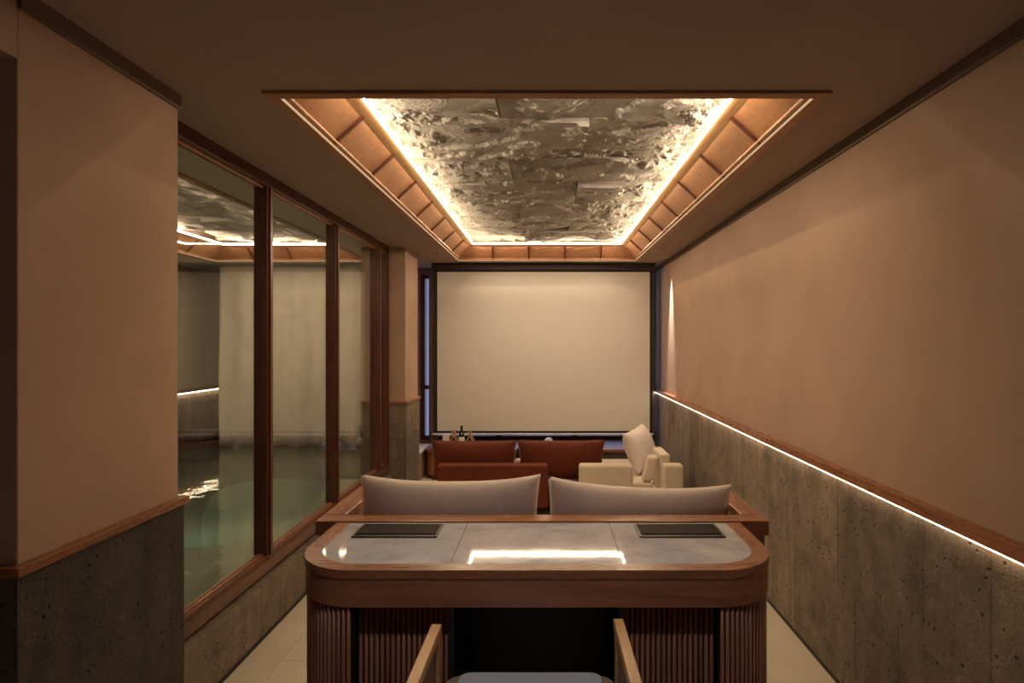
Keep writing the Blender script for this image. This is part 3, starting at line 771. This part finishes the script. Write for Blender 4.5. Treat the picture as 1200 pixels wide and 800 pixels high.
# ------------------------------------------------------------------ wood framed sofa behind the counter
DZ = .996                    # counter and ledge height
ws = thing('sofa', 'beige sofa wrapped in a walnut ledge behind the counter', 'sofa', (-.02, 2.6, 0))
lx0, lx1 = -.835, .80
MB().box(lx0, lx1, 2.088, 2.168, DZ - .05, DZ + .004).build('back_ledge', 'walX', ws, bevel=.004)
MB().box(lx0, lx0 + .085, 2.169, 2.60, DZ - .05, DZ + .004).build('side_ledge', 'walY', ws, bevel=.004)
MB().box(lx1 - .075, lx1, 2.169, 2.60, DZ - .05, DZ + .004).build('side_ledge', 'walY', ws, bevel=.004)
MB().box(lx0 + .012, lx1 - .012, 2.100, 2.135, .06, DZ - .0505).build('back_panel', 'walZ', ws)
MB().box(lx0 + .012, lx0 + .045, 2.136, 2.585, .06, DZ - .0505).build('side_panel', 'walZ', ws)
MB().box(lx1 - .045, lx1 - .012, 2.136, 2.585, .06, DZ - .0505).build('side_panel', 'walZ', ws)
MB().box(lx0 + .05, lx1 - .05, 2.14, 2.93, .06, .44).build('base', 'cream', ws, bevel=.02)
MB().box(lx0 + .09, -.024, 2.20, 2.98, .442, .60).build('seat_cushion', 'cream', ws, bevel=.04, seg=3)
MB().box(-.016, lx1 - .09, 2.20, 2.98, .442, .60).build('seat_cushion', 'cream', ws, bevel=.04, seg=3)
MB().box(lx0 + .05, lx1 - .05, 2.15, 2.9, 0, .06).build('plinth', 'black', ws)
def front_cushion(label, xl, xr, ytop, seed, roll=0):
    h = .48; Y = 2.285
    cx, w, cz = by_px(xl, xr, ytop, Y, h)
    place_cushion('cushion', label, 'cushion', w, h, .145, (cx, Y, cz), (R(-4), R(roll), 0), .05, .12, seed=seed)
front_cushion('long grey beige cushion on the walnut sofa at the glass partition side', 421, 633.5, 556, 11)
front_cushion('long grey beige cushion on the walnut sofa at the plaster wall side', 639, 856, 563, 17, 2.6)

# ------------------------------------------------------------------ counter desk
CX0, CX1, CY0, CY1, CR = -.757, .694, 1.649, 2.085, .20
ck = thing('counter_desk', 'walnut counter with rounded corners, slatted base and grey marble top', 'counter', (-.03, 1.87, 0))
def outline(off, n=12):
    """open U path from rear left round the front to rear right, inset by off; also the index of the arc ends"""
    r = CR - off; p = [(CX0 + off, CY1)]
    p += [(CX0 + CR - r * math.cos(a), CY0 + CR - r * math.sin(a)) for a in [math.pi / 2 * i / n for i in range(n + 1)]]
    p += [(CX1 - CR + r * math.sin(a), CY0 + CR - r * math.cos(a)) for a in [math.pi / 2 * i / n for i in range(n + 1)]]
    return p + [(CX1 - off, CY1)]
NA = 12
O0, O1 = outline(0), outline(.052)
for a, b, m in ((0, 2, 'walY'), (1, 2 + NA, 'walX'), (1 + NA, 3 + NA, 'walX'), (2 + NA, 3 + 2 * NA, 'walX'), (2 + 2 * NA, 4 + 2 * NA, 'walY')):
    r = MB().strip(O0[a:b], O1[a:b], DZ - .026, DZ).build('rim_board', m, ck, bevel=.0015)
A0, A1 = outline(.003), outline(.034)
MB().strip(A0, A1, .889, DZ - .0275).build('apron', 'walX', ck)
# marble slabs
I = outline(.0525)
jl, jr = -.284, .222
mb_poly_left = [(I[0][0], CY1 - .002)] + I[1:2 + NA] + [(jl - .0008, I[1 + NA][1]), (jl - .0008, CY1 - .002)]
mb_poly_right = [(jr + .0008, CY1 - .002), (jr + .0008, I[2 + NA][1])] + I[2 + NA:3 + 2 * NA] + [(I[-1][0], CY1 - .002)]
MB().prism(mb_poly_left, DZ - .024, DZ - .0012).build('marble_slab', 'marble', ck)
MB().prism([(jl + .0008, CY1 - .002), (jl + .0008, CY0 + .0525), (jr - .0008, CY0 + .0525), (jr - .0008, CY1 - .002)], DZ - .024, DZ - .0012).build('marble_slab', 'marble', ck)
MB().prism(mb_poly_right, DZ - .024, DZ - .0012).build('marble_slab', 'marble', ck)
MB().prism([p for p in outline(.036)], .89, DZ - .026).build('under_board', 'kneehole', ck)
# power boxes
for bx0, bx1 in ((-.650, -.366), (.308, .594)):
    pbx = MB().strip([(bx0, 1.925), (bx1, 1.925), (bx1, 2.060), (bx0, 2.060), (bx0, 1.925)], [(bx0 + .008, 1.933), (bx1 - .008, 1.933), (bx1 - .008, 2.052), (bx0 + .008, 2.052), (bx0 + .008, 1.933)], DZ - .0010, DZ + .0035).build('power_box', 'bronze', ck)
    MB().box(bx0 + .0085, bx1 - .0085, 1.958, 2.0515, DZ - .0010, DZ + .0022).build('lid', 'bronzelid', pbx)
    MB().box(bx0 + .0085, bx1 - .0085, 1.9335, 1.9575, DZ - .0011, DZ - .0004).build('slot', 'black', pbx)
# base carcass
for s in 'LR':
    Bo, Bi = outline(.022), outline(.040)
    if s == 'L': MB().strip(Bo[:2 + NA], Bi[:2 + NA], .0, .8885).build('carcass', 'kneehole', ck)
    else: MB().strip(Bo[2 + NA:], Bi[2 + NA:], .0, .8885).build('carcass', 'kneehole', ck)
PYF = CY0 + .055
for a, b in ((-.556, -.287), (.226, .493)):
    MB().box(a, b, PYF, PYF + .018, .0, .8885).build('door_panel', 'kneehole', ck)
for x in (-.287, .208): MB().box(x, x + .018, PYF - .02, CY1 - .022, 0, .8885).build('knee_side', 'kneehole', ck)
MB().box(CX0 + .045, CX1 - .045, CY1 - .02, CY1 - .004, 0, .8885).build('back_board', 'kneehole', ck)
# slats: half-round rods
rod_h = .885
rod_me = MB().tube([(0, 0, .004), (0, 0, rod_h)], .0056, 10).mesh('slat', 'rod', True)
rod_me2 = MB().tube([(0, 0, .004), (0, 0, .872)], .0056, 10).mesh('slat', 'rod', True)
P = .0155
path = outline(.0125)
def walk(pts, step):
    out = []; carry = step / 2
    for (ax, ay), (bx, by) in zip(pts[:-1], pts[1:]):
        d = math.hypot(bx - ax, by - ay)
        while carry <= d:
            t = carry / d; out.append((ax + (bx - ax) * t, ay + (by - ay) * t)); carry += step
        carry -= d
    return out
for seg in (path[:2 + NA], path[2 + NA:]):
    for x, y in walk(seg, P): inst('slat', rod_me, ck, (x, y, 0))
for a, b in ((-.552, -.270), (.209, .489)):
    n = round((b - a) / P)
    for i in range(n): inst('slat', rod_me2, ck, (a + (b - a) * (i + .5) / n, PYF - .0070, 0))

# ------------------------------------------------------------------ bar armchair
ch = thing('bar_armchair', 'oak framed bar armchair with grey seat at the counter', 'chair', (-.05, 1.36, 0))
sz = .70
def rrect(x0, x1, y0, y1, r, n=6):
    p = []
    for cx, cy, a0 in ((x1 - r, y0 + r, -90), (x1 - r, y1 - r, 0), (x0 + r, y1 - r, 90), (x0 + r, y0 + r, 180)):
        p += [(cx + r * math.cos(R(a0 + 90 * i / n)), cy + r * math.sin(R(a0 + 90 * i / n))) for i in range(n + 1)]
    return p
MB().prism(rrect(-.288, .192, 1.17, 1.66, .05), sz - .07, sz - .004).build('seat', 'seattan', ch, bevel=.012, seg=3)
MB().prism(rrect(-.247, .153, 1.19, 1.655, .03), sz - .0035, sz + .004).build('seat_pad', 'seatfab', ch, bevel=.003)
def armbar(xf, yf, xn, yn, w, z0, z1, name, mat):
    return MB().hexa([(xf - w, yf, z0), (xf + w, yf, z0), (xn + w, yn, z0), (xn - w, yn, z0)], [(xf - w, yf, z1), (xf + w, yf, z1), (xn + w, yn, z1), (xn - w, yn, z1)]).build(name, mat, ch, bevel=.003)
armbar(-.292, 1.535, -.298, 1.10, .0135, .872, .90, 'armrest', 'oakY')
armbar(.192, 1.565, .198, 1.10, .0135, .872, .90, 'armrest', 'oakY')
armbar(-.292, 1.530, -.298, 1.12, .005, .712, .8715, 'side_panel', 'rattan')
armbar(.192, 1.558, .198, 1.12, .005, .712, .8715, 'side_panel', 'rattan')
for x, y in ((-.2935, 1.515), (.1935, 1.545), (-.299, 1.11), (.199, 1.11)):
    MB().box(x - .0125, x + .0125, y - .016, y + .016, 0, .8715).build('leg', 'oakY', ch, bevel=.002)
MB().box(-.284, .184, 1.085, 1.115, .78, .90).build('backrest', 'rattan', ch, bevel=.006)
MB().box(-.284, .184, 1.085, 1.118, .9005, .915).build('top_rail', 'oakY', ch, bevel=.004)
MB().tube([(-.28, 1.53, .26), (.18, 1.53, .26)], .011, 10).build('footrest', 'bronze', ch)

for o in bpy.data.objects:
    if '_abs' in o: del o['_abs']
